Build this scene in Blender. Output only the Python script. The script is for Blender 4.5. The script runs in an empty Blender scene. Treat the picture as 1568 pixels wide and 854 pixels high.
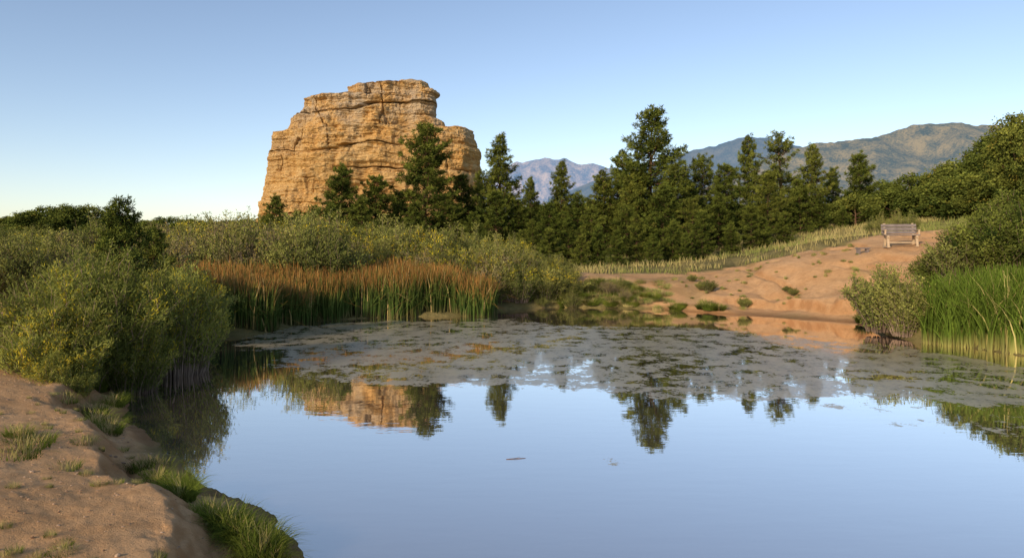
import bpy, math, numpy as np, bmesh
from mathutils import Vector
rng=np.random.default_rng(7)
F=1100.0; CX=784.0; HY=377.0; CAMH=2.2
sc=bpy.context.scene
sc.view_settings.view_transform='Standard'; sc.view_settings.look='None'; sc.view_settings.exposure=0

# ---------- noise ----------
def _h(ix,iy,iz,s):
    n=(ix*374761393+iy*668265263+iz*2147483647+s*974634777)&0xFFFFFFFF
    n=((n^(n>>13))*1274126177)&0xFFFFFFFF
    n=((n^(n>>16))*2246822519)&0xFFFFFFFF
    return ((n^(n>>15))&0xFFFFFF)/float(0xFFFFFF)
def vn(x,y,z=0,s=0):
    x=np.asarray(x,float);y=np.asarray(y,float)
    flat=np.isscalar(z) and z==0
    z=np.asarray(z,float)+0*x
    fx=np.floor(x);fy=np.floor(y);fz=np.floor(z)
    ix=fx.astype(np.int64);iy=fy.astype(np.int64);iz=fz.astype(np.int64)
    u=x-fx;v=y-fy;w=z-fz
    u=u*u*(3-2*u);v=v*v*(3-2*v);w=w*w*(3-2*w)
    r=0
    for a in (0,1):
        for b in (0,1):
            for c in ((0,) if flat else (0,1)):
                r=r+_h(ix+a,iy+b,iz+c,s)*(u if a else 1-u)*(v if b else 1-v)*(w if c else 1-w)
    return r*2-1
def fbm(x,y,z=0,o=4,s=0,g=0.5):
    r=0;a=1;f=1;t=0;fl=np.isscalar(z) and z==0
    for i in range(o):
        r=r+a*vn(x*f,y*f,0 if fl else np.asarray(z)*f,s+i*17);t+=a;a*=g;f*=2.03
    return r/t
def sm(a,b,x):
    t=np.clip((x-a)/(b-a),0,1);return t*t*(3-2*t)
def sdist(poly,x,y):
    P=np.array(poly,float);n=len(P)
    x=np.asarray(x,float);y=np.asarray(y,float)
    d=np.full(x.shape,1e18);ins=np.zeros(x.shape,bool)
    for i in range(n):
        a=P[i];b=P[(i+1)%n];e=b-a
        wx=x-a[0];wy=y-a[1]
        t=np.clip((wx*e[0]+wy*e[1])/(e@e+1e-9),0,1)
        dx=wx-e[0]*t;dy=wy-e[1]*t
        d=np.minimum(d,dx*dx+dy*dy)
        c=((a[1]<=y)&(b[1]>y))|((b[1]<=y)&(a[1]>y))
        if abs(e[1])>1e-9:
            xi=a[0]+(y-a[1])/e[1]*e[0]
            ins^=(c&(x<xi))
    d=np.sqrt(d);return np.where(ins,-d,d)
def G(px,py,D): return ((px-CX)/F*D, D, CAMH+(HY-py)/F*D)
def W(px,py):
    D=CAMH*F/(py-HY);return ((px-CX)/F*D,D)

# ---------- terrain ----------
SHORE=[W(432,854),W(425,832),W(392,795),W(300,748),W(255,705),W(195,655),W(168,612),W(190,580),W(255,545),W(280,521),
 W(330,516),W(400,512),W(480,492),W(600,485),W(740,484),W(765,474),W(860,470),W(1000,473),W(1100,480),W(1200,487),W(1310,494),
 W(1345,508),W(1390,522),W(1480,531),W(1568,545),(12.3,13.2),(14,10),(13.5,6),(11,3),(7,1.9),(3,1.7),(0,2.1),(-.8,3),(-1.4,4.1)]
C=[(-2.8,3.9,.5),(-2,2,.55),(0,0,.6),(-1,-3,.8),(5,-4,.8),(-5.5,8.3,.6),(-7,6,.75),(-4,4.5,.55),(-10.6,15,.9),(-9,11,.8),(-14,10,1.0),
 (-14,20,.9),(-10,20,.5),(-7,24,.4),(-3,27,.5),(-12,30,.8),(0,30,.7),(16,14,1.2),(18,20,1.9),(16,6,1.0),(14,1,.8),(-30,20,1.4),(-30,0,1.6),(0,-30,2),(30,0,1.8),(45,30,4)]
for a in [(860,418,29),(1000,428,29),(1000,412,34),(1100,420,29),(1150,402,32),(1200,400,28),(1200,450,23.5),(1290,432,23),(1380,378,26),
 (1300,383,28),(1250,370,32),(1480,352,29),(1520,348,33),(1568,335,38),(1568,385,22),(1450,440,19),(1420,410,22),(950,402,40),(1080,395,40),(1200,374,42),
 (1300,350,48),(700,385,45),(500,380,45),(200,370,45),(1500,328,50),(1700,330,50)]: C.append(G(*a))
C=np.array(C)
A=np.sqrt(((C[:,None,:2]-C[None,:,:2])**2).sum(-1)+.8)
n=len(C);M=np.zeros((n+1,n+1));M[:n,:n]=A;M[:n,n]=1;M[n,:n]=1
Wt=np.linalg.solve(M+np.diag([-0.02]*n+[0]),np.append(C[:,2],0))
SANDR=[(1.2,31.2),(6,31.0),(9.5,31.4),(11.5,30.2),(13.5,29.7),(17,31),(23,35),(30,41),(34,38),(22,27),(15,20),(11.5,17),(10,19),(8,21),(6.5,22.8),(5,24.5),(4,27),(1,28.4)]
SANDL=[(3,2.6),(-1.6,5.2),(-3.3,7.3),(-5.2,10),(-6,12),(-8.3,14),(-9,17),(-11,20),(-16,18),(-15,5),(-12,-6),(8,-6),(12,3)]
def ground(x,y):
    x=np.atleast_1d(np.asarray(x,float));y=np.atleast_1d(np.asarray(y,float))
    sh=x.shape;x=x.ravel();y=y.ravel()
    H=np.full(x.shape,Wt[n])
    for i in range(n): H+=Wt[i]*np.sqrt((x-C[i,0])**2+(y-C[i,1])**2+.8)
    r=np.hypot(x,y)
    far=2.6+4*sm(60,200,r)+4*sm(.2,.6,x/(r+1))*sm(40,90,r)+sm(50,300,r)*1.0*fbm(x/60,y/60,0,3,5)
    k=sm(48,85,r)
    H=H*(1-k)+far*k
    H=np.maximum(H,.22)
    wob=.14*fbm(x*1.3,y*1.3,0,3,11)+.04*fbm(x*6,y*6,0,2,12)
    sd=sdist(SHORE,x,y)+wob
    left=sm(0,-2,x)*sm(16,10,y)
    sdl=sd+.10
    edge=.30+.25*vn(x*.6,y*.6,0,31)
    scarp=.20*sm(0,.3,sdl)+.46*sm(edge,edge+.45,sdl+.10*fbm(x*2.5,y*2.5,0,4,8))+.34*sm(.3,3.0,sdl)
    rs=sm(6.2,8,x)*sm(19,21,y)
    gentle=sm(-.2,3.6,sd)*.75+.25*sm(0,.4,sd)
    e2=1.3+.55*fbm(x*.7,y*.7,0,3,77)
    scr2=.20*sm(0,1.3,sd)+.46*sm(e2,e2+.28,sd+.3*fbm(x*2.2,y*2.2,0,3,78))+.34*sm(1.5,5.5,sd)
    prof=left*scarp+(1-left)*(rs*scr2+(1-rs)*gentle)
    sdd=np.where(left>.5,sdl,sd)
    z=np.where(sdd>0,H*prof+.015,np.maximum(-.9,sdd*.7))
    near=sm(70,30,r)
    land=sm(0,.5,sdd)
    z+=land*near*(.045*fbm(x*.8,y*.8,0,3,21)+(.022-.010*left)*fbm(x*4,y*4,0,4,22)+.006*fbm(x*14,y*14,0,3,23))
    gul=sm(.16,0,np.abs(fbm(x*.55+y*.12,y*.22,0,3,45)))
    z-=land*near*rs*sm(.8,2.5,sd)*(.17*gul+.12*np.maximum(0,fbm(x*1.6,y*1.2,0,4,46)))
    z-=land*left*.05*np.maximum(0,fbm(x*1.3+y*.3,y*.9,0,4,43))
    slope=left*sm(0,.3,sdl)*sm(1.3,.6,sdl)
    z-=slope*.13*np.maximum(0,fbm(x*3,y*3,0,5,47))
    return z.reshape(sh)
def g1(x,y): return float(ground([x],[y])[0])

def mesh_obj(name,V,Fa,mat,attrs=None,smooth=False,mi=None,link=True):
    V=np.ascontiguousarray(V,dtype=np.float32)
    me=bpy.data.meshes.new(name)
    if not isinstance(Fa,list): Fa=[Fa]
    Fa=[np.asarray(f,dtype=np.int32) for f in Fa if len(f)]
    me.vertices.add(len(V));me.vertices.foreach_set('co',V.ravel())
    tot=sum(f.size for f in Fa);npol=sum(len(f) for f in Fa)
    me.loops.add(tot);me.loops.foreach_set('vertex_index',np.concatenate([f.ravel() for f in Fa]))
    me.polygons.add(npol)
    sizes=np.concatenate([np.full(len(f),f.shape[1]) for f in Fa])
    st=np.concatenate([[0],np.cumsum(sizes)[:-1]]).astype(np.int32)
    me.polygons.foreach_set('loop_start',st)
    me.polygons.foreach_set('use_smooth',np.full(npol,smooth))
    if mi is not None: me.polygons.foreach_set('material_index',np.asarray(mi,dtype=np.int32))
    me.update(calc_edges=True)
    if attrs:
        for k,a in attrs.items():
            at=me.attributes.new(k,'FLOAT','POINT');at.data.foreach_set('value',np.asarray(a,dtype=np.float32))
    for m in (mat if isinstance(mat,list) else [mat]): me.materials.append(m)
    if not link: return me
    ob=bpy.data.objects.new(name,me);sc.collection.objects.link(ob);return ob

# ---------- materials ----------
def newmat(name):
    m=bpy.data.materials.new(name);m.use_nodes=True;nt=m.node_tree;nt.nodes.clear()
    o=nt.nodes.new('ShaderNodeOutputMaterial');return m,nt,o
def attr(nt,nm):
    a=nt.nodes.new('ShaderNodeAttribute');a.attribute_name=nm;return a.outputs['Fac']
def mixc(nt,f,a,b,mode='MIX'):
    m=nt.nodes.new('ShaderNodeMix');m.data_type='RGBA';m.blend_type=mode
    for i,v in ((0,f),(6,a),(7,b)):
        if isinstance(v,(int,float)): m.inputs[i].default_value=v
        elif isinstance(v,tuple): m.inputs[i].default_value=(*v,1) if len(v)==3 else v
        else: nt.links.new(v,m.inputs[i])
    return m.outputs[2]
def math_(nt,op,a,b=0.0,clamp=False):
    m=nt.nodes.new('ShaderNodeMath');m.operation=op;m.use_clamp=clamp
    for i,v in ((0,a),(1,b)):
        if isinstance(v,(int,float)): m.inputs[i].default_value=v
        else: nt.links.new(v,m.inputs[i])
    return m.outputs[0]
def ramp(nt,f,stops):
    r=nt.nodes.new('ShaderNodeValToRGB');nt.links.new(f,r.inputs[0])
    e=r.color_ramp.elements
    while len(e)<len(stops): e.new(.5)
    for i,(p,c) in enumerate(stops):
        e[i].position=p;e[i].color=(*c,1)
    return r.outputs[0]
def mapr(nt,v,a,b,c,d):
    m=nt.nodes.new('ShaderNodeMapRange');nt.links.new(v,m.inputs[0])
    for i,q in enumerate((a,b,c,d)): m.inputs[i+1].default_value=q
    return m.outputs[0]
def pos(nt): return nt.nodes.new('ShaderNodeNewGeometry').outputs['Position']
def scaled(nt,v,s):
    m=nt.nodes.new('ShaderNodeMapping');nt.links.new(v,m.inputs[0]);m.inputs[3].default_value=s;return m.outputs[0]
def noise(nt,vec,scale,detail=4,rough=.55):
    t=nt.nodes.new('ShaderNodeTexNoise');nt.links.new(vec,t.inputs['Vector']);t.inputs['Scale'].default_value=scale
    t.inputs['Detail'].default_value=detail;t.inputs['Roughness'].default_value=rough;return t.outputs['Fac']
def bump(nt,h,st,dist=.1):
    b=nt.nodes.new('ShaderNodeBump');nt.links.new(h,b.inputs['Height']);b.inputs['Strength'].default_value=st;b.inputs['Distance'].default_value=dist;return b.outputs[0]
def princ(nt,col,rough=.8,nrm=None,spec=.2):
    p=nt.nodes.new('ShaderNodeBsdfPrincipled')
    if isinstance(col,tuple): p.inputs['Base Color'].default_value=(*col,1)
    else: nt.links.new(col,p.inputs['Base Color'])
    p.inputs['Roughness'].default_value=rough;p.inputs['Specular IOR Level'].default_value=spec
    if nrm: nt.links.new(nrm,p.inputs['Normal'])
    return p
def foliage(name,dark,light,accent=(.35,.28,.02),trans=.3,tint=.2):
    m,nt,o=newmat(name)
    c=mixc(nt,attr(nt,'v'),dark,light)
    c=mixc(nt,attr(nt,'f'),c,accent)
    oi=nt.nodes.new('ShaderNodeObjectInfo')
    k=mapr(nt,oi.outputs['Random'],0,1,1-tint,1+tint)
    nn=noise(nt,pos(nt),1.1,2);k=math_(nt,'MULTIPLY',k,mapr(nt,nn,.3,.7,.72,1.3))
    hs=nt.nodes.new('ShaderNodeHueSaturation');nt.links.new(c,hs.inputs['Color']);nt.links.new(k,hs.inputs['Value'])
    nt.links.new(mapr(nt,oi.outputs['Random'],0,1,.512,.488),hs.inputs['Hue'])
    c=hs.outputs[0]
    p=nt.nodes.new('ShaderNodeBsdfDiffuse');nt.links.new(c,p.inputs[0])
    if trans>0:
        t=nt.nodes.new('ShaderNodeBsdfTranslucent');nt.links.new(c,t.inputs[0])
        mx=nt.nodes.new('ShaderNodeMixShader');mx.inputs[0].default_value=trans
        nt.links.new(p.outputs[0],mx.inputs[1]);nt.links.new(t.outputs[0],mx.inputs[2]);p=mx
    nt.links.new(p.outputs[0],o.inputs[0]);return m
def bark(name,a,b):
    m,nt,o=newmat(name)
    f=noise(nt,scaled(nt,pos(nt),(1,1,.25)),14,3)
    p=nt.nodes.new('ShaderNodeBsdfDiffuse');nt.links.new(mixc(nt,mapr(nt,f,.35,.65,0,1),a,b),p.inputs[0]);nt.links.new(p.outputs[0],o.inputs[0]);return m

M_bark=bark('pine_bark',(.07,.04,.028),(.20,.12,.075))
M_stem=bark('shrub_stem',(.13,.095,.07),(.30,.22,.16))
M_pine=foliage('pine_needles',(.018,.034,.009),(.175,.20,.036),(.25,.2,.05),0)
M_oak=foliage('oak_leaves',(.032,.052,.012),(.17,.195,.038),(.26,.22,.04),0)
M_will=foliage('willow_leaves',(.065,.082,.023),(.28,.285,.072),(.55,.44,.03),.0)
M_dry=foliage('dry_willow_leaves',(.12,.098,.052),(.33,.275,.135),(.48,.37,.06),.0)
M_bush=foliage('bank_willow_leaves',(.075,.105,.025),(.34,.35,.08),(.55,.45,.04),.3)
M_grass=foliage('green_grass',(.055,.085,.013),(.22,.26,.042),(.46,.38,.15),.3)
M_dgrass=foliage('dry_grass',(.22,.18,.065),(.48,.40,.17),(.18,.22,.05),0)

# ground material
m_ground,nt,o=newmat('ground_sand_and_turf')
P_=pos(nt)
n1=noise(nt,P_,.7,5);n2=noise(nt,P_,6,7,.72);n3=noise(nt,P_,80,4,.75);n4=noise(nt,P_,1.7,7,.75)
sand=mixc(nt,mapr(nt,n1,.3,.7,0,1),(.56,.32,.145),(.70,.43,.215))
sand=mixc(nt,mapr(nt,n2,.44,.70,0,.55),sand,(.42,.225,.095))
sand=mixc(nt,mapr(nt,n4,.50,.66,0,.5),sand,(.40,.22,.095))
sand=mixc(nt,mapr(nt,n3,.55,.72,0,.35),sand,(.76,.53,.33))
sand=mixc(nt,mapr(nt,n3,.28,.42,.65,0),sand,(.22,.12,.055))
sep=nt.nodes.new('ShaderNodeSeparateXYZ');nt.links.new(P_,sep.inputs[0])
wet=mapr(nt,sep.outputs[2],.01,.10,1,0)
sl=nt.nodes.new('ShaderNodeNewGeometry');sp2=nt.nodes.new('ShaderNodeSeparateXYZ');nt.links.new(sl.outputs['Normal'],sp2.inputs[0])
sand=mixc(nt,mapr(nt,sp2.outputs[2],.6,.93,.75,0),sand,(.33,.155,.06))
sand=mixc(nt,math_(nt,'MULTIPLY',wet,.75),sand,(.19,.10,.045))
turf=mixc(nt,mapr(nt,n1,.35,.65,0,1),(.14,.12,.045),(.30,.24,.10))
turf=mixc(nt,mapr(nt,n2,.4,.7,0,.6),turf,(.08,.08,.025))
col=mixc(nt,attr(nt,'sand'),turf,sand)
hh=math_(nt,'ADD',math_(nt,'MULTIPLY',n2,.9),math_(nt,'MULTIPLY',n3,.3))
p=princ(nt,col,.95,bump(nt,hh,.8,.055),.05);nt.links.new(p.outputs[0],o.inputs[0])

th_f=np.linspace(-math.radians(48),math.radians(48),740)
th_b=np.linspace(math.radians(48),math.radians(312),120)[1:-1]
th=np.concatenate([th_f,th_b]);nth=len(th)
rr=np.concatenate([np.linspace(.05,3,14)[:-1],np.geomspace(3,70,480),np.geomspace(70,14000,80)[1:]])
T,R=np.meshgrid(th,rr);X=R*np.sin(T);Y=R*np.cos(T)
Z=ground(X,Y)
xx=X.ravel();yy=Y.ravel()
nearm=np.hypot(xx,yy)<60
sandm=np.zeros(len(xx));xa=xx[nearm];ya=yy[nearm]
sdl=sdist(SANDL,xa,ya);sdr=sdist(SANDR,xa,ya)
nz=.7*fbm(xa*.8,ya*.8,0,4,3)
s_=np.maximum(sm(.35,-.35,sdl+nz),sm(.4,-.4,sdr+nz*1.0))
s_=s_*(1-.35*sm(.2,.5,fbm(xa*.45,ya*.45,0,4,91)))
sandm[nearm]=s_
nr=len(rr)
idx=np.arange(nr*nth).reshape(nr,nth)
a=idx[:-1,:];b=np.roll(idx,-1,1)[:-1,:];c_=np.roll(idx,-1,1)[1:,:];d=idx[1:,:]
quads=np.stack([a.ravel(),d.ravel(),c_.ravel(),b.ravel()],1)[:, ::-1]
V=np.stack([xx,yy,Z.ravel()],1)
V=np.vstack([V,[[0,0,g1(0,0)]]])
tri=np.stack([idx[0],np.roll(idx[0],-1),np.full(nth,len(V)-1)],1)[:, ::-1]
def fixup(V,q):
    e1=V[q[:,1]]-V[q[:,0]];e2=V[q[:,2]]-V[q[:,0]];nzv=np.cross(e1,e2)[:,2]
    return q if np.median(nzv)>0 else q[:, ::-1]
quads=fixup(V,quads);tri=fixup(V,tri)
mesh_obj('ground',V,[quads,tri],m_ground,{'sand':np.append(sandm,1)},smooth=True)

# ---------- water ----------
MAT=[W(345,523),W(420,500),W(600,490),W(760,488),W(900,497),W(1050,500),W(1200,512),W(1400,531),W(1568,560),(12.5,12.6),(11.5,10.2),
 W(1568,632),W(1400,616),W(1250,616),W(1050,612),W(900,602),W(780,592),W(640,590),W(520,586),W(440,568),W(400,548)]
gx=np.arange(-11,15.5,.09);gy=np.arange(.6,27.5,.09)
XX,YY=np.meshgrid(gx,gy);xx=XX.ravel();yy=YY.ravel()
md=sdist(MAT,xx,yy)+.5*fbm(xx*.8,yy*1.2,0,4,71)
mm=sm(.8,-.6,md)
sdsh=sdist(SHORE,xx,yy)
spr=sm(1.2,-.4,sdist([(4.0,10.2),(9.5,11.5),(10.8,8.6),(8.3,7.6),(5.2,8.8)],xx,yy)+.8*fbm(xx,yy,0,3,73))*.66
spr2=sm(.3,-.2,sdist([(0.5,7.4),(1.1,7.6),(1.3,7.1),(.5,7.1)],xx,yy))*.66
spr3=sm(.6,-.2,sdist([(-1,5.9),(1,5.95),(3,6.0),(3,5.8),(-1,5.75)],xx,yy))*.5
mm=np.maximum.reduce([mm,spr,spr2,spr3])
nx=len(gx);ny=len(gy);idx=np.arange(nx*ny).reshape(ny,nx)
q=np.stack([idx[:-1,:-1].ravel(),idx[:-1,1:].ravel(),idx[1:,1:].ravel(),idx[1:,:-1].ravel()],1)
keep=sdsh[q].min(1)<.7;q=q[keep]
m_w,nt,o=newmat('pond_water')
P_=pos(nt)
lw=nt.nodes.new('ShaderNodeLayerWeight');lw.inputs[0].default_value=.5
fres=mapr(nt,lw.outputs['Facing'],.35,.82,.34,.95)
rip=noise(nt,scaled(nt,P_,(.8,2.2,1)),2.2,3)
gl=nt.nodes.new('ShaderNodeBsdfGlossy');gl.inputs['Roughness'].default_value=.012;gl.inputs[0].default_value=(1,.96,.92,1)
nt.links.new(bump(nt,rip,.04,.02),gl.inputs['Normal'])
df=nt.nodes.new('ShaderNodeBsdfDiffuse');df.inputs[0].default_value=(.22,.18,.155,1)
w1=nt.nodes.new('ShaderNodeMixShader');nt.links.new(fres,w1.inputs[0]);nt.links.new(df.outputs[0],w1.inputs[1]);nt.links.new(gl.outputs[0],w1.inputs[2])
a1=noise(nt,P_,.55,4,.6);a2=noise(nt,scaled(nt,P_,(1,.85,1)),2.3,6,.72);a3=noise(nt,P_,14,5,.75)
mk=math_(nt,'ADD',math_(nt,'ADD',math_(nt,'MULTIPLY',a1,.25),math_(nt,'MULTIPLY',a2,.5)),math_(nt,'MULTIPLY',a3,.25))
thr=mapr(nt,attr(nt,'mat'),0,1,.70,.472)
dd=math_(nt,'SUBTRACT',mk,thr)
mask=mapr(nt,dd,-.008,.014,0,1)
acol=ramp(nt,math_(nt,'ADD',math_(nt,'MULTIPLY',a2,.55),math_(nt,'MULTIPLY',a3,.45)),[(.36,(.07,.058,.03)),(.46,(.22,.185,.10)),(.54,(.44,.37,.235)),(.66,(.34,.31,.14))])
hb=math_(nt,'ADD',a2,math_(nt,'MULTIPLY',a3,.5))
ap=princ(nt,acol,.28,bump(nt,hb,.35,.03),1.0)
mx=nt.nodes.new('ShaderNodeMixShader');nt.links.new(math_(nt,'MULTIPLY',mask,.86),mx.inputs[0]);nt.links.new(w1.outputs[0],mx.inputs[1]);nt.links.new(ap.outputs[0],mx.inputs[2])
nt.links.new(mx.outputs[0],o.inputs[0])
mesh_obj('pond_water',np.stack([xx,yy,0*xx],1),q,m_w,{'mat':mm},smooth=True)

# ---------- foliage builders ----------
def unit(v): return v/(np.linalg.norm(v,axis=-1,keepdims=True)+1e-9)
def leaves(P,Dr,L,Wd,r):
    n=len(P);Dr=unit(Dr);S=unit(np.cross(Dr,unit(r.normal(size=(n,3)))))
    L=np.broadcast_to(L,(n,))[:,None];Wd=np.broadcast_to(Wd,(n,))[:,None]
    V=np.stack([P,P+Dr*L*.5+S*Wd*.5,P+Dr*L,P+Dr*L*.5-S*Wd*.5],1).reshape(-1,3)
    return V,np.arange(4*n).reshape(n,4)
def tubes(P0,P1,r0,r1,k=4):
    P0=np.asarray(P0,float);P1=np.asarray(P1,float);n=len(P0)
    d=unit(P1-P0);ref=np.where(np.abs(d[:,2:3])<.9,np.array([[0,0,1.]]),np.array([[1.,0,0]]))
    u=unit(np.cross(d,ref));v=np.cross(d,u)
    r0=np.broadcast_to(r0,(n,));r1=np.broadcast_to(r1,(n,))
    V=[]
    for P,rd in ((P0,r0),(P1,r1)):
        for j in range(k):
            a=2*math.pi*j/k;V.append(P+(u*math.cos(a)+v*math.sin(a))*rd[:,None])
    V=np.stack(V,1).reshape(-1,3)
    base=np.arange(n)[:,None]*2*k
    Fq=np.concatenate([np.stack([base[:,0]+j,base[:,0]+(j+1)%k,base[:,0]+k+(j+1)%k,base[:,0]+k+j],1) for j in range(k)])
    return V,Fq
def assemble(name,parts,mats):
    Vs=[];Fs=[];mi=[];vv=[];ff=[];o=0
    for V,Fq,m,v,f in parts:
        Vs.append(V);Fs.append(Fq+o);o+=len(V);mi.append(np.full(len(Fq),m))
        vv.append(np.broadcast_to(v,(len(V),)));ff.append(np.broadcast_to(f,(len(V),)))
    return mesh_obj(name,np.vstack(Vs),[np.vstack(Fs)],mats,{'v':np.concatenate(vv),'f':np.concatenate(ff)},mi=np.concatenate(mi),link=False)
def pine(seed,H=10,R=2.5,cb=.06,dens=1.0,pw=.85,open_=0.0,nl=.26,nw=.052):
    r=np.random.default_rng(seed);bP0=[];bP1=[];br0=[];br1=[];tp=[];td=[];tv=[]
    lean=r.normal(size=2)*.02*H
    def axis(z): t=z/H;return np.array([lean[0]*t*t,lean[1]*t*t,z])
    zs=np.linspace(0,H,11)
    for i in range(10):
        bP0.append(axis(zs[i]));bP1.append(axis(zs[i+1]));q=.017*H;br0.append(q*(1-zs[i]/H)+.015);br1.append(q*(1-zs[i+1]/H)+.015)
    z=cb*H
    sect=r.uniform(0,6.28,3)
    while z<H*.985:
        t=(z-cb*H)/(H*(1-cb))
        prof=(1-t)**pw*(.66+.34*min(1,t*4))+.05
        nb=r.integers(4,7) if t<.85 else 4
        wh=r.uniform(.55,1.15)
        ph=r.uniform(0,6.28)
        for k in range(nb):
            if r.random()<open_: continue
            az=ph+k*6.283/nb+r.normal()*.3
            L=R*prof*wh*r.uniform(.6,1.35)*(1+.2*math.sin(az*2+sect[0]+z*.3)+.12*math.sin(az*3+sect[1]))
            el=math.radians(-6+36*t**1.3+r.normal()*10)
            m=max(3,int(L/.35));p=axis(z+r.normal()*.1);pts=[p]
            for j in range(m):
                e2=el+math.radians(26)*(j/m)
                p=p+np.array([math.cos(az)*math.cos(e2),math.sin(az)*math.cos(e2),math.sin(e2)])*L/m;pts.append(p)
                bP0.append(pts[-2]);bP1.append(p);rb=.012*L+.008;br0.append(rb*(1-j/m)+.004);br1.append(rb*(1-(j+1)/m)+.004)
            pts=np.array(pts)
            nt_=max(4,int(L*10*dens))
            s=r.uniform(.15,1,nt_)**.75;s[0]=1
            fi=s*m;i0=np.minimum(fi.astype(int),m-1);pp=pts[i0]+(pts[i0+1]-pts[i0])*(fi-i0)[:,None]
            side=np.array([-math.sin(az),math.cos(az),0])
            off=r.uniform(-1,1,nt_)*(.42*L*(1-s)*.9+.16)
            pp=pp+side*off[:,None];pp[:,2]+=r.uniform(-.04,.2,nt_)
            dr=np.array([math.cos(az),math.sin(az),.75])+side*np.sign(off)[:,None]*.5
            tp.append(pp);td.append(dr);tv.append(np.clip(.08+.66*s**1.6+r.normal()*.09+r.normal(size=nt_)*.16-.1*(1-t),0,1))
        z+=H*.029*r.uniform(.7,1.4)*(1-.4*t)+.05
    top=np.array([axis(H-.1*i) for i in range(4)]);tp.append(top);td.append(np.tile([0,0,1.],(4,1)));tv.append(np.full(4,.7))
    tp=np.vstack(tp);td=unit(np.vstack(td));tv=np.concatenate(tv);K=11
    P=np.repeat(tp,K,0)+r.normal(size=(len(tp)*K,3))*.035
    Dd=np.repeat(td,K,0)*.75+unit(r.normal(size=(len(tp)*K,3)))
    V,Fq=leaves(P,Dd,nl*r.uniform(.7,1.2,len(P)),nw,r)
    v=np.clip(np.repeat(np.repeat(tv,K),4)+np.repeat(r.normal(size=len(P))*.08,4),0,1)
    TV,TF=tubes(bP0,bP1,br0,br1,4)
    f=(np.repeat(np.repeat(r.random(len(tp))<.012,K),4))*.5
    return assemble('pine_mesh_%d'%seed,[(TV,TF,0,0,0),(V,Fq,1,v,f)],[M_bark,M_pine])
def shrub(seed,H=2.4,R=1.3,ns=90,nlv=9000,L=.11,Wd=.028,mat=None,fl=.03,up=.6,flz=.7,spread=.35):
    r=np.random.default_rng(seed)
    az=r.uniform(0,6.283,ns);rho=np.sqrt(r.random(ns))
    bx=np.cos(az)*rho*R*spread;by=np.sin(az)*rho*R*spread
    hgt=H*(1-.45*rho**2.2)*r.uniform(.72,1.06,ns)*(1+.12*np.sin(az*3+seed))
    out=R*rho*r.uniform(.8,1.1,ns)
    m=6;ts=np.linspace(0,1,m+1)
    path=np.zeros((ns,m+1,3))
    for j,t in enumerate(ts):
        path[:,j,0]=bx+np.cos(az)*(out-R*spread*rho)*t**1.1+r.normal(size=ns)*.03*H*t
        path[:,j,1]=by+np.sin(az)*(out-R*spread*rho)*t**1.1+r.normal(size=ns)*.03*H*t
        path[:,j,2]=hgt*(t**.85)
    P0=path[:,:-1].reshape(-1,3);P1=path[:,1:].reshape(-1,3)
    rad=.011*(1-ts)+.003
    TV,TF=tubes(P0,P1,np.tile(rad[:-1],ns),np.tile(rad[1:],ns),3)
    si=r.integers(0,ns,nlv);t=r.uniform(.03,1,nlv)**.75
    fi=t*m;i0=np.minimum(fi.astype(int),m-1);a=path[si,i0];b=path[si,i0+1]
    P=a+(b-a)*(fi-i0)[:,None]
    tw=unit(r.normal(size=(nlv,3)));tw[:,2]=np.abs(tw[:,2])*.5
    P=P+tw*(r.random(nlv)**1.5*.19*min(1.6,H*.55))[:,None]
    Dd=unit(b-a)*up+unit(r.normal(size=(nlv,3)))*.75;Dd[:,2]+=.15
    V,Fq=leaves(P,Dd,L*r.uniform(.6,1.25,nlv),Wd,r)
    stv=r.normal(size=ns)*.19
    rad_=np.hypot(P[:,0],P[:,1])/R
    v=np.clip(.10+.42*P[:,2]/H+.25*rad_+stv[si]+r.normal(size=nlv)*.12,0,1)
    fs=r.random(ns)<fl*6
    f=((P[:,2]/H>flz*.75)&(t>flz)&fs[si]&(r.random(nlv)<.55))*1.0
    return assemble('shrub_mesh_%d'%seed,[(TV,TF,0,0,0),(V,Fq,1,np.repeat(v,4),np.repeat(f,4))],[M_stem,mat or M_will])
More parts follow.
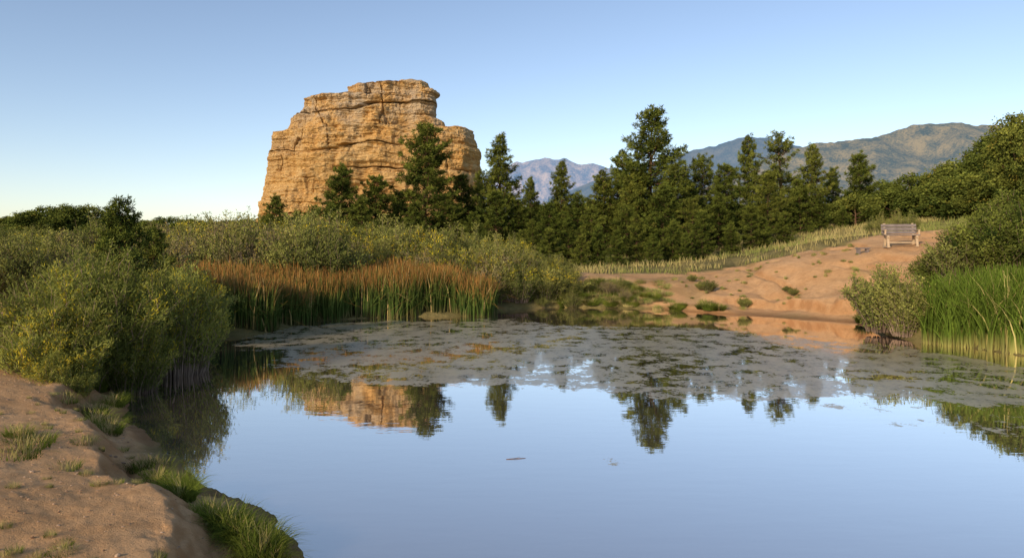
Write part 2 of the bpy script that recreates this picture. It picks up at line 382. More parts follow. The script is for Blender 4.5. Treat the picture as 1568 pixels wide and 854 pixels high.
def oak(seed,H=6,R=3,nl=16000,L=.2,Wd=.13,lobes=16,mat=None,low=.12):
    r=np.random.default_rng(seed);bP0=[];bP1=[];r0=[];r1=[];C_=[];Rd=[]
    for i in range(lobes):
        az=i*2.4+r.normal()*.3;q=(i+.5)/lobes
        zz=H*(low+.12+(.8-low)*q);rr_=R*.72*math.sqrt(max(.05,1-((zz/H-.45)/.62)**2))*r.uniform(.5,1.05)
        if i>lobes*.8: rr_*=.4
        C_.append([math.cos(az)*rr_,math.sin(az)*rr_,zz]);Rd.append(R*r.uniform(.26,.46))
    C_=np.array(C_);Rd=np.array(Rd)
    for i in range(5): bP0.append([0,0,H*.1*i]);bP1.append([0,0,H*.1*(i+1)]);r0.append(.03*H*(1-.15*i));r1.append(.03*H*(1-.15*(i+1)))
    for c in C_:
        s=np.array([0,0,min(H*.45,c[2]*.55)]);mid=(s+c)/2+np.array([0,0,-.05*H])
        bP0+= [s,mid];bP1+=[mid,c];r0+=[.012*H,.008*H];r1+=[.008*H,.003*H]
    cl=int(nl/14);w=Rd**2;li=r.choice(lobes,cl,p=w/w.sum())
    dv=unit(r.normal(size=(cl,3)));rad=Rd[li]*(r.random(cl)**.35)*r.uniform(.8,1.15,cl)
    cp=C_[li]+dv*rad[:,None]*np.array([1,1,.8]);kk=cp[:,2]>H*low*.5;cp=cp[kk];li=li[kk];dv=dv[kk];cl=len(cp)
    P=np.repeat(cp,14,0)+r.normal(size=(cl*14,3))*.13*(R/3)**.5
    V,Fq=leaves(P,r.normal(size=(len(P),3))+[0,0,.2],L*r.uniform(.6,1.2,len(P)),Wd,r)
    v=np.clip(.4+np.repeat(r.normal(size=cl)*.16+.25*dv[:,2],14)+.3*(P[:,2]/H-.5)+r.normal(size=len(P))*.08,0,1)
    f=np.repeat((r.random(cl)<.04)*.6,14)
    TV,TF=tubes(bP0,bP1,r0,r1,6)
    return assemble('oak_mesh_%d'%seed,[(TV,TF,0,0,0),(V,Fq,1,np.repeat(v,4),np.repeat(f,4))],[M_bark,mat or M_oak])
def place(name,me,x,y,s=1,sz=None,rot=None,z=None,parent=None,sink=.05):
    ob=bpy.data.objects.new(name,me);sc.collection.objects.link(ob)
    ob.location=(x,y,(g1(x,y) if z is None else z)-sink);ob.scale=(s,s,sz or s);ob.rotation_euler[2]=rng.uniform(0,6.28) if rot is None else rot
    if parent: ob.parent=parent
    return ob
def empty(name):
    e=bpy.data.objects.new(name,None);sc.collection.objects.link(e);return e
def blades(P,h,w,lean,nseg=3,seed=0,droop=0):
    r=np.random.default_rng(seed);n=len(P);a=r.uniform(0,3.1416,n);S=np.stack([np.cos(a),np.sin(a),0*a],1)
    h=np.broadcast_to(h,(n,));w=np.broadcast_to(w,(n,))
    Vs=[];tt=[]
    for j in range(nseg+1):
        t=j/nseg;c=P+np.stack([lean[:,0]*t*t*h,lean[:,1]*t*t*h,h*(t-droop*t*t*t*np.hypot(lean[:,0],lean[:,1]))],1)
        ww=(w*(1-.85*t**1.5)*.5)[:,None]
        Vs+= [c-S*ww,c+S*ww];tt+=[np.full(n,t)]*2
    V=np.stack(Vs,1).reshape(-1,3);t=np.stack(tt,1).reshape(-1)
    b=np.arange(n)*2*(nseg+1)
    Fq=np.concatenate([np.stack([b+2*j,b+2*j+1,b+2*j+3,b+2*j+2],1) for j in range(nseg)])
    return V,Fq,t,np.repeat(r.random(n),2*(nseg+1))

# ---------- pines ----------
pm=[pine(1,10,3.5,.04,1.15,.72),pine(2,9,2.8,.04,1.1,.8),pine(3,10,3.0,.12,.85,.65,.2),pine(4,8,2.8,.03,1.1,.7),pine(5,9,3.2,.08,1.15,.48,.12),pine(6,7,2.6,.02,1.1,.7),pine(7,9,2.9,.05,1.05,.62,.1)]
pH=[10,9,10,8,9,7,9]
def put_pine(px,ty,D,v,wid=1.0):
    x=(px-CX)/F*D;z0=g1(x,D);top=CAMH+(HY-ty)/F*D;h=top-z0;s=h/pH[v]
    place('pine_tree',pm[v],x,D,s*wid*rng.uniform(.94,1.08),s,z=z0)
for a in [(995,163,49,0,1.15),(1035,250,46,6,1.2),(1075,238,50,6),(1147,210,57,1,.95),(1198,200,52,2,1.05),(1243,222,56,1,1.0),(1317,237,60,5,1.1),(1275,258,62,6),
 (925,262,50,1,1.2),(860,248,55,1,.95),(812,272,56,6,.9),(765,208,50,1,1.0),(650,196,48,4,1.25),(520,256,45,5,1.15),(575,271,46,3,1.15),(424,300,58,5,1.1),
 (610,295,50,3,1.2),(708,268,52,5,1.0),(738,262,55,6),(795,305,47,5,1.3),(885,300,48,3,1.2),(955,232,53,1,1.15),(1015,285,43,5,1.2),(1110,255,48,3,1.2),(1175,262,47,0,1.2),(1100,295,44,6,1.2),
 (1225,275,48,5,1.2),(1060,305,42,4,1),(960,315,43,6,1.2),(905,318,44,5,1.2),(840,310,45,5,1.2),(760,295,46,3,1.2),(680,300,46,4,1.1),(635,310,44,5,1.2),(555,305,43,5,1.2),(480,315,50,4,.9),
 (1150,310,42,6,1.2),(1255,300,48,3,1.2),(1200,325,43,5,1.2),(455,322,52,5,1.2),(725,325,43,3,1.2),(815,335,42,6,1.2),(975,262,48,3,1.1),(1052,275,47,1,1.2),
 (870,335,39,3,1.1),(915,345,38,5,1.1),(975,328,38.5,6,1.1),(1030,338,39,5,1.1),(1075,325,39,3,1.1),(1120,340,40,5,1.1),(890,360,37.5,5,1.1),(945,352,37.5,5,1),(1000,358,37.5,3,1),(1170,335,42,3,1.1),(1050,356,38,5,1),(840,350,38,5,1.2),(800,352,39,3,1.2),(1290,318,50,5,1.2)]:
    put_pine(*a)
put_pine(184,303,14.2,6,1.05)
put_pine(236,350,16.5,3,1.0)

# ---------- oaks ----------
om=[oak(11,6,3),oak(12,7,3.4,22000),oak(13,4,2.6,12000,lobes=12),oak(14,3,2.2,9000,lobes=10,low=.05)]
oH=[6,7,4,3]
def put_oak(px,ty,D,v,wid=1.0,name='oak_tree'):
    x=(px-CX)/F*D;z0=g1(x,D);h=CAMH+(HY-ty)/F*D-z0;s=max(.3,h/oH[v]/1.0);place(name,om[v],x,D,s*wid,s,z=z0)
for a in [(1562,178,42,1,.85),(1522,205,50,0,1.1),(1620,190,44,1,1.1),(1490,245,52,2,1.3),(1450,250,58,0,1.1),(1400,268,62,2,1.3),(1355,278,66,2,1.3),(1425,285,52,3,1.5),(1370,292,54,3,1.4),(1480,270,46,3,1.3),(1540,262,43,2,1.3),(1590,270,42,2,1.3),
          (1330,300,56,3,1.3),(1310,300,52,3,1.2),(1500,290,44,3,1.2),
          (100,314,62,0,1.5),(75,318,62,2,1.5),(135,316,64,2,1.5)]:
    put_oak(*a)
far=empty('distant_trees')
for i in range(210):
    D=rng.uniform(75,190);px=rng.uniform(-250,1900)
    x=(px-CX)/F*D
    if 330<px<790 and D>165: continue
    z0=g1(x,D);ty=340+rng.normal()*6 if px<800 else 320+rng.normal()*6
    h=max(2.,CAMH+(HY-ty)/F*D-z0)
    v=rng.integers(2,4);s=h/oH[v]
    if px<800: s=min(s,1.6)
    place('tree_%d'%i,om[v],x,D,max(s,1.)*1.1,s,parent=far,z=z0)
for i in range(70):
    D=rng.uniform(52,72);px=rng.uniform(-100,560);x=(px-CX)/F*D
    z0=g1(x,D);h=CAMH+(HY-340-rng.uniform(0,14))/F*D-z0;s=max(.25,h/3)
    place('scrub_%d'%i,om[3],x,D,max(.8,s),s,parent=far,z=z0)

# ---------- willow thickets ----------
wm=[shrub(21,2.4,1.3,90,11000),shrub(22,2.3,1.4,90,11000,fl=.05),shrub(23,2.5,1.2,80,10000,fl=.0),shrub(24,2.2,1.3,90,10000,fl=.08)]
dm=[shrub(25,2.2,1.4,110,8000,mat=M_dry,fl=.02,L=.1,Wd=.022),shrub(26,2.3,1.3,110,7500,mat=M_dry,fl=.03,L=.1,Wd=.022)]
th_=empty('willow_thicket');k=0
def band(x0,x1,ytop,D0,D1,ms,cnt,mn=.75):
    global k
    for i in range(cnt):
        u=(i+rng.random())/cnt;px=x0+(x1-x0)*u;D=rng.uniform(D0,D1);x=(px-CX)/F*D
        if sdist(SHORE,np.array([x]),np.array([D]))[0]<.25: continue
        yt=np.interp(px,[p[0] for p in ytop],[p[1] for p in ytop])+rng.normal()*6+3
        z0=g1(x,D);h=CAMH+(HY-yt)/F*D-z0;s=h/2.3
        place('willow_%d'%k,ms[rng.integers(len(ms))],x,D,max(mn,s*1.05),s,z=z0,parent=th_);k+=1
band(235,520,[(235,348),(330,340),(400,338),(520,345)],27,36,dm+[wm[1]],44)
band(235,520,[(235,362),(380,350),(520,356)],23.5,27,dm+[wm[2]],28)
band(470,800,[(470,345),(540,348),(620,352),(700,358),(760,366),(820,380)],27.5,33,wm,48)
band(520,800,[(520,364),(620,372),(740,382),(820,390)],25.5,27.5,wm+[dm[0]],30)
band(735,868,[(735,384),(800,388),(835,394),(868,406)],26.2,29.5,[wm[2],wm[0]],26)
band(760,850,[(760,405),(850,418)],25.6,27,[wm[2],wm[0]],9,.6)
band(-20,130,[(-20,358),(60,372),(130,388)],17,24,[dm[0],wm[2],wm[0]],18)
band(-60,240,[(-60,356),(60,354),(240,354)],27,38,[wm[2],dm[0],wm[0]],34)
bw=shrub(31,2.35,1.35,260,60000,L=.085,Wd=.015,mat=M_bush,fl=.02,up=.75,flz=.6,spread=.55)
bw2=shrub(32,1.9,1.1,200,42000,L=.085,Wd=.014,mat=M_bush,fl=.035,up=.75,flz=.4,spread=.55)
place('willow_bush',bw,-6.45,11.0,.98,.80,z=.2)
place('willow_bush',bw2,-7.0,11.7,.85,.82,z=.4)
place('willow_bush',bw2,-5.85,12.4,.95,.95,rot=1.,z=.05)
place('willow_bush',bw2,-6.35,10.1,.78,.70,rot=2.,z=.10)
place('willow_bush',bw2,-5.8,10.9,.6,.6,rot=4.,z=.0)
place('willow_bush',bw2,-6.1,9.6,.5,.42,rot=5.,z=.05)
place('willow_bush',wm[2],-8.0,14.6,.9,.68,z=.5)
place('willow_bush',wm[0],-7.2,15.8,.8,.72,z=.2)
rb=shrub(33,1.75,1.05,120,13000,L=.08,Wd=.03,mat=M_will,fl=.0,up=.3)
rb2=shrub(34,1.6,1.2,120,22000,L=.08,Wd=.032,mat=M_oak,fl=.0,up=.3)
x,y,_=G(1350,500,17.9);place('bank_shrub',rb,x,y,.95,.98,z=.12)
x,y,_=G(1385,500,17.2);place('bank_shrub',rb,x,y,.75,.85,z=.1)
for px,D,s in [(1470,20,1.0),(1520,19.5,1.1),(1570,19,1.15),(1440,21,.75),(1545,21.5,1.2),(1610,20,1.3)]:
    x=(px-CX)/F*D;place('bank_shrub',rb2 if px!=1470 else rb,x,D,s)
for px,D,s in [(1375,33,.7),(1350,34,.65),(1395,32,.6),(1335,35,.6)]:
    x=(px-CX)/F*D;place('sage_shrub',wm[2],x,D,s*.6)

# ---------- reeds ----------
m_reed,nt,o=newmat('reeds')
t_=attr(nt,'v');f_=attr(nt,'f')
tt=math_(nt,'ADD',t_,mapr(nt,f_,0,1,-.16,.16))
c1=ramp(nt,tt,[(.0,(.12,.11,.04)),(.2,(.06,.10,.022)),(.72,(.11,.145,.032)),(.88,(.24,.15,.045)),(1.,(.40,.19,.055))])
dr=mapr(nt,f_,.95,.96,0,1);c1=mixc(nt,dr,c1,(.46,.34,.14))
nn=noise(nt,pos(nt),.9,3);hs=nt.nodes.new('ShaderNodeHueSaturation');nt.links.new(c1,hs.inputs['Color']);nt.links.new(mapr(nt,nn,.3,.7,.65,1.2),hs.inputs['Value'])
p=nt.nodes.new('ShaderNodeBsdfDiffuse');nt.links.new(hs.outputs[0],p.inputs[0]);nt.links.new(p.outputs[0],o.inputs[0])
REED=[W(285,517),W(330,514),W(400,512),W(480,492),W(600,485),W(745,484),(-.5,24.2),(-2.5,26),(-6,25.3),(-8.6,23),(-9.2,19)]
def scatter(poly,nn_,r):
    P=np.array(poly);out=[];c=0
    while c<nn_:
        x=r.uniform(P[:,0].min(),P[:,0].max(),nn_);y=r.uniform(P[:,1].min(),P[:,1].max(),nn_)
        k_=sdist(poly,x,y)+.3*fbm(x*1.5,y*1.5,0,2,5)<0;out.append(np.stack([x[k_],y[k_]],1));c+=k_.sum()
    return np.vstack(out)[:nn_]
xy=scatter(REED,26000,rng)
hh=1.20+.3*fbm(xy[:,0]*.7,xy[:,1]*.7,0,3,9)+rng.normal(size=len(xy))*.12
hh-=.2*sm(-2.2,-.6,xy[:,0])
z=np.maximum(ground(xy[:,0],xy[:,1]),-.08)
ln=rng.normal(size=(len(xy),2))*.1;mess=rng.random(len(xy))<.14;ln[mess]*=5
V,Fq,t,rv=blades(np.column_stack([xy,z]),hh,.034,ln,3,1,droop=.6)
mesh_obj('cattail_reeds',V,Fq,m_reed,{'v':t,'f':rv})
m_reed2=foliage('green_reeds',(.06,.09,.014),(.18,.245,.035),(.42,.35,.13),.0)
R2=[W(1392,524),W(1440,530),W(1500,533),W(1568,547),(12.6,13.4),(14,15),(13,17.6),(10.6,17.6),(9.5,17.2)]
xy=scatter(R2,7500,rng);hh=1.3+.25*fbm(xy[:,0],xy[:,1],0,2,9)+rng.normal(size=len(xy))*.2-.35*sm(10.2,9.2,xy[:,0])
z=np.maximum(ground(xy[:,0],xy[:,1]),-.06)
hh=np.minimum(hh,1.85-z)
ln=rng.normal(size=(len(xy),2))*.3
V,Fq,t,rv=blades(np.column_stack([xy,z]),hh,.03,ln,4,2,droop=.6)
mesh_obj('reeds',V,Fq,m_reed2,{'v':np.clip(.1+.6*t+.5*(rv-.5),0,1),'f':(rv>.93)*1.0+(t<.15)*.6})

# ---------- grasses ----------
def tuftmesh(seed,nb,h,w,spread,dry=.12,mat=None):
    r=np.random.default_rng(seed);a=r.uniform(0,6.28,nb);q=np.sqrt(r.random(nb))
    P=np.stack([np.cos(a)*q*spread,np.sin(a)*q*spread,0*a-.03],1)
    ln=np.stack([np.cos(a)*q,np.sin(a)*q],1)*.75+r.normal(size=(nb,2))*.28
    V,Fq,t,rv=blades(P,h*r.uniform(.5,1.1,nb),w,ln,4,seed,droop=.55)
    return mesh_obj('tuft_mesh_%d'%seed,V,Fq,mat or M_grass,{'v':np.clip(.1+.75*t+.4*(rv-.5),0,1),'f':(rv<dry)*1.0},link=False)
tA=tuftmesh(1,420,.38,.009,.15,.08);tB=tuftmesh(2,260,.26,.008,.18,.2);tC=tuftmesh(3,160,.16,.008,.2,.45);tD=tuftmesh(4,500,.5,.02,.3,.1);tE=tuftmesh(5,260,.35,.016,.3,.5,M_dgrass)
def sh(px,py,h=.12):
    D=(CAMH-h)*F/(py-HY);return (px-CX)/F*D,D
for px,py,me,s in [(400,835,tA,.9),(418,838,tA,.7),(378,812,tA,.9),(350,792,tA,1),(325,782,tA,.8),(402,812,tB,1),(302,775,tB,.7),(276,752,tA,.9),(264,735,tA,.8),(240,718,tB,.7),
    (215,700,tB,.8),(236,700,tC,1.1),(130,705,tC,.7),(150,640,tB,1.2),(165,655,tB,1.0),(140,622,tB,1.2),(35,672,tC,1.3),(22,685,tC,1.2),(48,664,tC,1.1),(30,655,tB,.8),
    (100,590,tC,1.1),(60,560,tC,1.2),(150,588,tA,.9),(185,600,tA,.7),(100,690,tC,.7),(20,540,tC,1.5),(170,605,tB,1.1),(275,735,tA,.8),(252,728,tA,.6),(384,826,tB,.8),(365,800,tA,.8),(408,825,tA,.8)]:
    x,y=sh(px,py,.2 if px>100 else .5);place('grass_tuft',me,x,y,s*.85,sink=0)
sp_=empty('bank_sprigs')
for i in range(80):
    px=rng.uniform(0,330);py=rng.uniform(570,850);x,y=sh(px,py,.45)
    if sdist(SHORE,np.array([x]),np.array([y]))[0]<.15 or fbm(np.array([x]),np.array([y]),0,2,66)[0]<-.05: continue
    place('sprig_%d'%i,tC,x,y,rng.uniform(.12,.4),rng.uniform(.25,.5),parent=sp_,sink=0)
for px,D,s in [(1035,24.6,.75),(1028,24.5,.6),(1043,24.7,.6),(1088,23.9,.8),(1100,23.7,.7),(1077,24.1,.7),(1325,20.3,.8)]:
    x=(px-CX)/F*D;place('sedge_clump',tD,x,D,s,s*.8,sink=0)
bk=empty('bank_weeds')
for i in range(230):
    u=rng.random();px=800+rng.random()*(230 if u<.85 else 330);D=rng.uniform(24.2,28.2);x=(px-CX)/F*D
    sdv=sdist(SHORE,np.array([x]),np.array([D]))[0]
    if sdv<.05 or (px>1010 and rng.random()<.7): continue
    place('weed_%d'%i,[tD,tE,tE,tE][rng.integers(4)],x,D,rng.uniform(.5,1.0),rng.uniform(.4,.8),parent=bk,sink=.02)
for i in range(22):
    px=rng.uniform(800,960);D=rng.uniform(25.8,27.2);x=(px-CX)/F*D;place('weedshrub_%d'%i,dm[rng.integers(2)] if rng.random()<.6 else wm[2],x,D,rng.uniform(.22,.36),rng.uniform(.15,.24),parent=bk)
for i,(px,D,s) in enumerate([(1140,24.2,.7),(1215,24.6,.55),(1085,26,.9),(1075,26.3,.7),(1060,28,.6),(1205,24.9,.45)]):
    x=(px-CX)/F*D;place('tuft_%d'%i,rb,x,D,s*.4,s*.28,parent=bk,sink=0)
for i in range(60):
    px=rng.uniform(1020,1320);D=rng.uniform(23.5,29);x=(px-CX)/F*D
    place('sprout_%d'%i,tE,x,D,rng.uniform(.15,.45),rng.uniform(.2,.5),parent=bk,sink=0)
NM=75000
x=rng.uniform(-22,40,NM);y=rng.uniform(22,60,NM)
sdr=sdist(SANDR,x,y)+.7*fbm(x*.8,y*.8,0,4,3)
ok=(sdist(SHORE,x,y)>.3)&(sdr>rng.uniform(-.5,.3,NM))&(fbm(x*.5,y*.5,0,3,51)>-.3);x=x[ok];y=y[ok]
z=ground(x,y);nb=len(x)
V,Fq,t,rv=blades(np.column_stack([x,y,z-.02]),rng.uniform(.1,.36,nb),.03,rng.normal(size=(nb,2))*.25,2,9)
mesh_obj('meadow_grass',V,Fq,M_dgrass,{'v':np.clip(.3+.6*t+.3*(rv-.5),0,1),'f':(np.repeat(fbm(x*.3,y*.3,0,3,8),6)+.5*(rv-.5)>.1)*.8})

# ---------- sandstone butte ----------
DB=200.
sil_l=[(345,392),(325,397),(302,403),(280,407),(255,410),(235,414),(215,421),(206,422),(205,436),(200,441),(186,443),(182,446),(176,459),(172,463),(160,465),(155,468),(152.5,478),(151.5,499),(151,531),(138,532),(135.5,540),(133,566),(131,590),(127,612),(124,632)]
sil_r=[(330,748),(300,742),(262,739),(238,739),(218,733),(212,728),(203,731),(200.5,726),(199.5,690),(192,686),(188,684),(183,672),(178,667),(160,669),(152,667),(148,668),(146,673),(141,672),(139,661),(133,656),(129,655),(126,648),(124,646)]
def si(pts,py):
    a=sorted(pts);return np.interp(py,[p[0] for p in a],[p[1] for p in a])
nz_=400;nt2=760
pys=np.linspace(345,124,nz_);thx=np.linspace(0,2*math.pi,nt2,endpoint=False)
PY,TH=np.meshgrid(pys,thx,indexing='ij')
l=(si(sil_l,PY)-CX)/F*DB;r_=(si(sil_r,PY)-CX)/F*DB
zc=CAMH+(HY-PY)/F*DB
cxm=(l+r_)/2;hw=(r_-l)/2
ex=2/2.7
co=np.sign(np.cos(TH))*np.abs(np.cos(TH))**ex;sn=np.sign(np.sin(TH))*np.abs(np.sin(TH))**ex
depth=np.maximum(hw*.42,np.minimum(hw*.9,6.))
xw=cxm+co*hw;yw=DB+sn*depth
zl=zc+1.1*fbm(xw/9,yw/9,zc/9,4,60)+.04*xw
def hs1(a,b,s): return _h(a.astype(np.int64),b.astype(np.int64),np.zeros_like(a,dtype=np.int64),s)
def layer(sz,s):
    u=zl/sz+.4*vn(zl*.13,xw/40,0,s);row=np.floor(u);fr=u-row
    h0=hs1(row,row*0,s)*2-1
    lat=vn(xw/(sz*2.6)+h0*40,row*3.7+yw/20,0,s+9)
    bul=(1-(2*fr-1)**4)
    return (.5*h0+.9*lat)*bul+.3*(bul-.7)
big=fbm(xw/10,yw/10,zc/14,4,64);fine=fbm(xw/1.9,yw/1.9,zc/1.5,5,65,.62)
flute=fbm(xw/2.6,yw/5,zc/16,4,166)
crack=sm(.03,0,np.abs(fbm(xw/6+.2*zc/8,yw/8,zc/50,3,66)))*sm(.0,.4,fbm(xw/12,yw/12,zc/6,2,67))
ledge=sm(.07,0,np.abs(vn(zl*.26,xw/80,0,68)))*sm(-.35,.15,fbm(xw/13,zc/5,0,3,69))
disp=.75*layer(3.6,300)+.5*layer(1.6,310)+.25*layer(.75,320)+2.6*big+.9*fine+1.0*flute-.8*crack-1.5*ledge
nl=np.sqrt(co**2/np.maximum(hw,1)**2+sn**2/depth**2)+1e-6
nxv=co/hw/nl;nyv=sn/depth/nl
fade=np.clip(hw/6,0,1)
xw=xw+nxv*(disp*.45-.5)*fade;yw=yw+nyv*disp*1.4*fade
zw=zc+.25*fine+.35*sm(.5,1,zc/50)*vn(xw/2,yw/3,0,88)
V=np.stack([xw,yw,zw],-1).reshape(-1,3)
idx=np.arange(nz_*nt2).reshape(nz_,nt2);nx_=np.roll(idx,-1,1)
q=np.stack([idx[:-1].ravel(),nx_[:-1].ravel(),nx_[1:].ravel(),idx[1:].ravel()],1)
V=np.vstack([V,[[cxm[-1,0],DB,zc[-1,0]+.2]]]);tri=np.stack([idx[-1],nx_[-1],np.full(nt2,len(V)-1)],1)
m_r,nt,o=newmat('sandstone')
P_=pos(nt);sp=nt.nodes.new('ShaderNodeSeparateXYZ');nt.links.new(P_,sp.inputs[0])
st=noise(nt,scaled(nt,P_,(.06,.06,.5)),1.0,6,.65)
st2=noise(nt,scaled(nt,P_,(.22,.22,1.9)),1.0,5,.7)
pt=noise(nt,P_,.14,6,.62)
vs=noise(nt,scaled(nt,P_,(.9,.9,.08)),1.0,4,.6)
c=ramp(nt,st,[(.30,(.40,.215,.07)),(.42,(.53,.33,.115)),(.52,(.59,.40,.17)),(.60,(.49,.285,.095)),(.72,(.60,.46,.26))])
c=mixc(nt,mapr(nt,pt,.45,.62,0,.55),c,(.55,.325,.11))
c=mixc(nt,mapr(nt,st2,.54,.68,0,.5),c,(.24,.13,.055))
c=mixc(nt,mapr(nt,vs,.56,.70,0,.35),c,(.30,.18,.09))
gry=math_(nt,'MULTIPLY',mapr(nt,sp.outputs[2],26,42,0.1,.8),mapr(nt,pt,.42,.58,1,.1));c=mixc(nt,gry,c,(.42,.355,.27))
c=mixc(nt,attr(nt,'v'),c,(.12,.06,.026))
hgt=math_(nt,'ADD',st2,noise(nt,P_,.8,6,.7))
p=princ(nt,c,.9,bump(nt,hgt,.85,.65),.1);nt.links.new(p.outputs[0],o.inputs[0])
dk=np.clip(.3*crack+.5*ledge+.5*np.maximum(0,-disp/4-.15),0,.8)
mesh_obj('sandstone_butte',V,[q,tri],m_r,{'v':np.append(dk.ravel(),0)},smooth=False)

# ---------- mountains ----------
def mountain(name,D,w,prof,seed,col,col2,haze,hs_,px0,px1,nx=420,nyv=90,rough=.16):
    xs=(np.linspace(px0,px1,nx)-CX)/F*D;tv=np.linspace(-1,1,nyv)
    XX,TT=np.meshgrid(xs,tv)
    YY=D+TT*w
    pp=CX+XX/D*F
    base=CAMH+(HY-np.interp(pp,[a[0] for a in prof],[a[1] for a in prof]))/F*D
    t=np.clip(1-np.abs(TT),0,1)
    sc_=w
    rd=1-np.abs(fbm(XX/(sc_*.38),YY/(sc_*.7),0,6,seed))*2
    z=base*(t**.8)*(1-rough*2.2*(1-rd)*(1-t**2)*1.2)+base*.03*fbm(XX/(sc_*.06),YY/(sc_*.06),0,4,seed+5)
    V=np.stack([XX,YY,np.maximum(z,-5)],-1).reshape(-1,3)
    idx=np.arange(nx*nyv).reshape(nyv,nx);q=np.stack([idx[:-1,:-1].ravel(),idx[:-1,1:].ravel(),idx[1:,1:].ravel(),idx[1:,:-1].ravel()],1)
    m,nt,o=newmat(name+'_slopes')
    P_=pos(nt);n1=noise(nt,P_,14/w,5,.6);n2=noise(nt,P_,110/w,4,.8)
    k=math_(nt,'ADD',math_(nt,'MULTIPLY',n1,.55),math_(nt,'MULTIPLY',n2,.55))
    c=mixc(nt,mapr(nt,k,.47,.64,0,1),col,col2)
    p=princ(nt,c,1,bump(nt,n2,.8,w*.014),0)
    p.inputs['Emission Color'].default_value=(*haze,1);p.inputs['Emission Strength'].default_value=hs_  # aerial haze painted in as an even bluish emission over the slopes
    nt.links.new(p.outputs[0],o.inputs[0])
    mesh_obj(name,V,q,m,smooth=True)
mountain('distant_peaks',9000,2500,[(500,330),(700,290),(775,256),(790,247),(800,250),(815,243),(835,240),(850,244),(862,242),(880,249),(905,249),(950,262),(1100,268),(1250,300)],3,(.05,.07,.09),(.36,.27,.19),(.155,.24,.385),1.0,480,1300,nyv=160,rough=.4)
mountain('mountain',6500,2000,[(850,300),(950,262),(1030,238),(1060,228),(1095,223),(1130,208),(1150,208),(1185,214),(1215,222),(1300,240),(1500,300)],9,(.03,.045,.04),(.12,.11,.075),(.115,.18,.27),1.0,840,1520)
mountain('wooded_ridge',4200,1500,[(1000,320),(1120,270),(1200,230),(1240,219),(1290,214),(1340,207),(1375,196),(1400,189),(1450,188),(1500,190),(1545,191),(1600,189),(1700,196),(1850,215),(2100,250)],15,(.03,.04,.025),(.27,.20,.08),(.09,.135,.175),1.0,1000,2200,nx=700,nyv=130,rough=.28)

# ---------- bench ----------
def woodmat(name,a,b):
    m,nt,o=newmat(name);tc=nt.nodes.new('ShaderNodeTexCoord')
    f=noise(nt,scaled(nt,tc.outputs['Object'],(1.5,25,25)),2,5,.6)
    p=princ(nt,mixc(nt,mapr(nt,f,.35,.65,0,1),a,b),.85,bump(nt,f,.4,.01));nt.links.new(p.outputs[0],o.inputs[0]);return m
m_wg=woodmat('weathered_wood',(.11,.09,.085),(.28,.235,.21));m_wt=woodmat('tan_wood',(.36,.26,.15),(.58,.45,.30))
def plank(name,parent,size,loc,rot=(0,0,0),mat=m_wg,bev=.008):
    bm=bmesh.new();bmesh.ops.create_cube(bm,size=1)
    for v in bm.verts: v.co=Vector((v.co.x*size[0],v.co.y*size[1],v.co.z*size[2]))
    bmesh.ops.bevel(bm,geom=bm.edges[:],offset=bev,segments=2,affect='EDGES')
    me=bpy.data.meshes.new(name);bm.to_mesh(me);bm.free();me.materials.append(mat)
    ob=bpy.data.objects.new(name,me);sc.collection.objects.link(ob);ob.location=loc;ob.rotation_euler=rot;ob.parent=parent;return ob
bx,by,_=G(1379,378,26);be=empty('park_bench');be.location=(bx,by,g1(bx,by)-.02);be.rotation_euler[2]=math.radians(-14);be.scale=(.94,.94,.94)
for i in range(3): plank('backrest_%d'%i,be,(1.25,.035,.115),(0,.235+.035*i,.56+.132*i),(math.radians(-15),0,0))
for i in range(4): plank('seat_%d'%i,be,(1.25,.105,.04),(0,-.22+.118*i,.45))
for sgn,nm in ((-1,'a'),(1,'b')):
    X_=sgn*.5
    plank('front_leg_'+nm,be,(.085,.085,.50),(X_,-.25,.21),(math.radians(-14),0,0),m_wt)
    plank('rear_leg_'+nm,be,(.085,.085,.52),(X_,.2,.20),(math.radians(18),0,0),m_wt)
    plank('seat_beam_'+nm,be,(.07,.56,.09),(X_,-.03,.382),(0,0,0),m_wt)
    plank('back_post_'+nm,be,(.07,.06,.52),(X_,.295,.66),(math.radians(-15),0,0),m_wt)
    plank('foot_rail_'+nm,be,(.1,.74,.07),(X_,-.02,.0),(0,0,0),m_wt)
    plank('armrest_'+nm,be,(.075,.46,.035),(sgn*.585,-.02,.64),(0,0,0),m_wt)
    plank('arm_post_'+nm,be,(.06,.06,.20),(sgn*.585,-.2,.525),(0,0,0),m_wt)
plank('stretcher',be,(.93,.07,.05),(0,-.2,.16),(0,0,0),m_wt)
sx,sy,_=G(1321,384,26.3);te=empty('timber_step');te.location=(sx,sy,g1(sx,sy));te.rotation_euler[2]=math.radians(8)
plank('top_board',te,(.5,.2,.05),(0,0,.2));plank('post_a',te,(.08,.16,.22),(-.17,0,.07));plank('post_b',te,(.08,.16,.22),(.17,0,.07))
tw=W(790,702);V1,F1=tubes([[tw[0]-.1,tw[1]-.02,.002],[tw[0],tw[1],.006],[tw[0],tw[1],.006]],[[tw[0],tw[1],.006],[tw[0]+.1,tw[1]+.02,.002],[tw[0]+.04,tw[1]+.03,.010]],[.003,.004,.002],[.004,.002,.001],5)
mesh_obj('floating_twig',V1,F1,M_bark)
Vp=[];Fp=[];off=0
bm=bmesh.new();bmesh.ops.create_icosphere(bm,subdivisions=1,radius=1);bv=np.array([v.co[:] for v in bm.verts]);bf=np.array([[v.index for v in f.verts] for f in bm.faces]);bm.free()
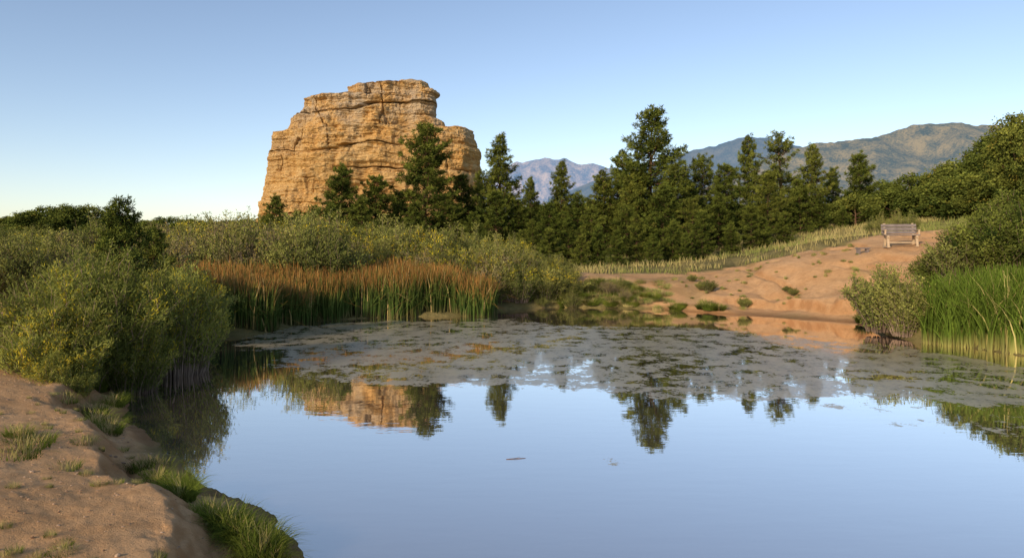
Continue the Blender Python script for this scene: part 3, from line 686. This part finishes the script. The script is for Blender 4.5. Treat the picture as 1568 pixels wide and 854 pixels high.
px_=rng.uniform(-8,-1.2,2600);py_=rng.uniform(3.5,11,2600);k_=sdist(SHORE,px_,py_)>.1;px_=px_[k_];py_=py_[k_];pz_=ground(px_,py_)
for x,y,z in zip(px_,py_,pz_):
    s=rng.uniform(.004,.011) if rng.random()<.95 else rng.uniform(.012,.022)
    Vp.append(bv*np.array([s*rng.uniform(.8,1.5),s,s*.6])*(1+.1*rng.normal(size=bv.shape))+[x,y,z+s*.2]);Fp.append(bf+off);off+=len(bv)
M_peb=bark('pebble',(.2,.12,.07),(.5,.36,.24))
mesh_obj('pebbles',np.vstack(Vp),np.vstack(Fp),M_peb)

# ---------- light ----------
SUN_EL=20;sdx,sdy=-.55,-.83
w=bpy.data.worlds.new('World');sc.world=w;w.use_nodes=True;nt=w.node_tree;nt.nodes.clear()
sky=nt.nodes.new('ShaderNodeTexSky');sky.sky_type='NISHITA';sky.sun_disc=False;sky.sun_elevation=math.radians(SUN_EL);sky.sun_rotation=math.atan2(sdx,sdy)
sky.air_density=1.0;sky.dust_density=2.0;sky.ozone_density=1.6;sky.altitude=1500
bg=nt.nodes.new('ShaderNodeBackground');bg.inputs[1].default_value=.15
tint=mixc(nt,1.0,sky.outputs[0],(1.44,1.28,1.20),'MULTIPLY')
ow=nt.nodes.new('ShaderNodeOutputWorld');nt.links.new(tint,bg.inputs[0]);nt.links.new(bg.outputs[0],ow.inputs[0])
L=bpy.data.lights.new('sun','SUN');L.energy=3.7;L.angle=math.radians(1.5);L.color=(1,.80,.56)
lo=bpy.data.objects.new('sun',L);sc.collection.objects.link(lo)
e=math.radians(SUN_EL);hn=math.hypot(sdx,sdy)
dvec=Vector((sdx/hn*math.cos(e),sdy/hn*math.cos(e),math.sin(e)));lo.rotation_euler=dvec.to_track_quat('Z','Y').to_euler()
# ---------- camera ----------
cam=bpy.data.cameras.new('camera');co_=bpy.data.objects.new('camera',cam);sc.collection.objects.link(co_)
co_.location=(0,0,CAMH);co_.rotation_euler=(math.radians(90),0,0)
cam.sensor_width=36;cam.lens=F/1568*36;cam.shift_y=-(427-HY)/1568;cam.clip_end=30000;cam.clip_start=.05
sc.camera=co_
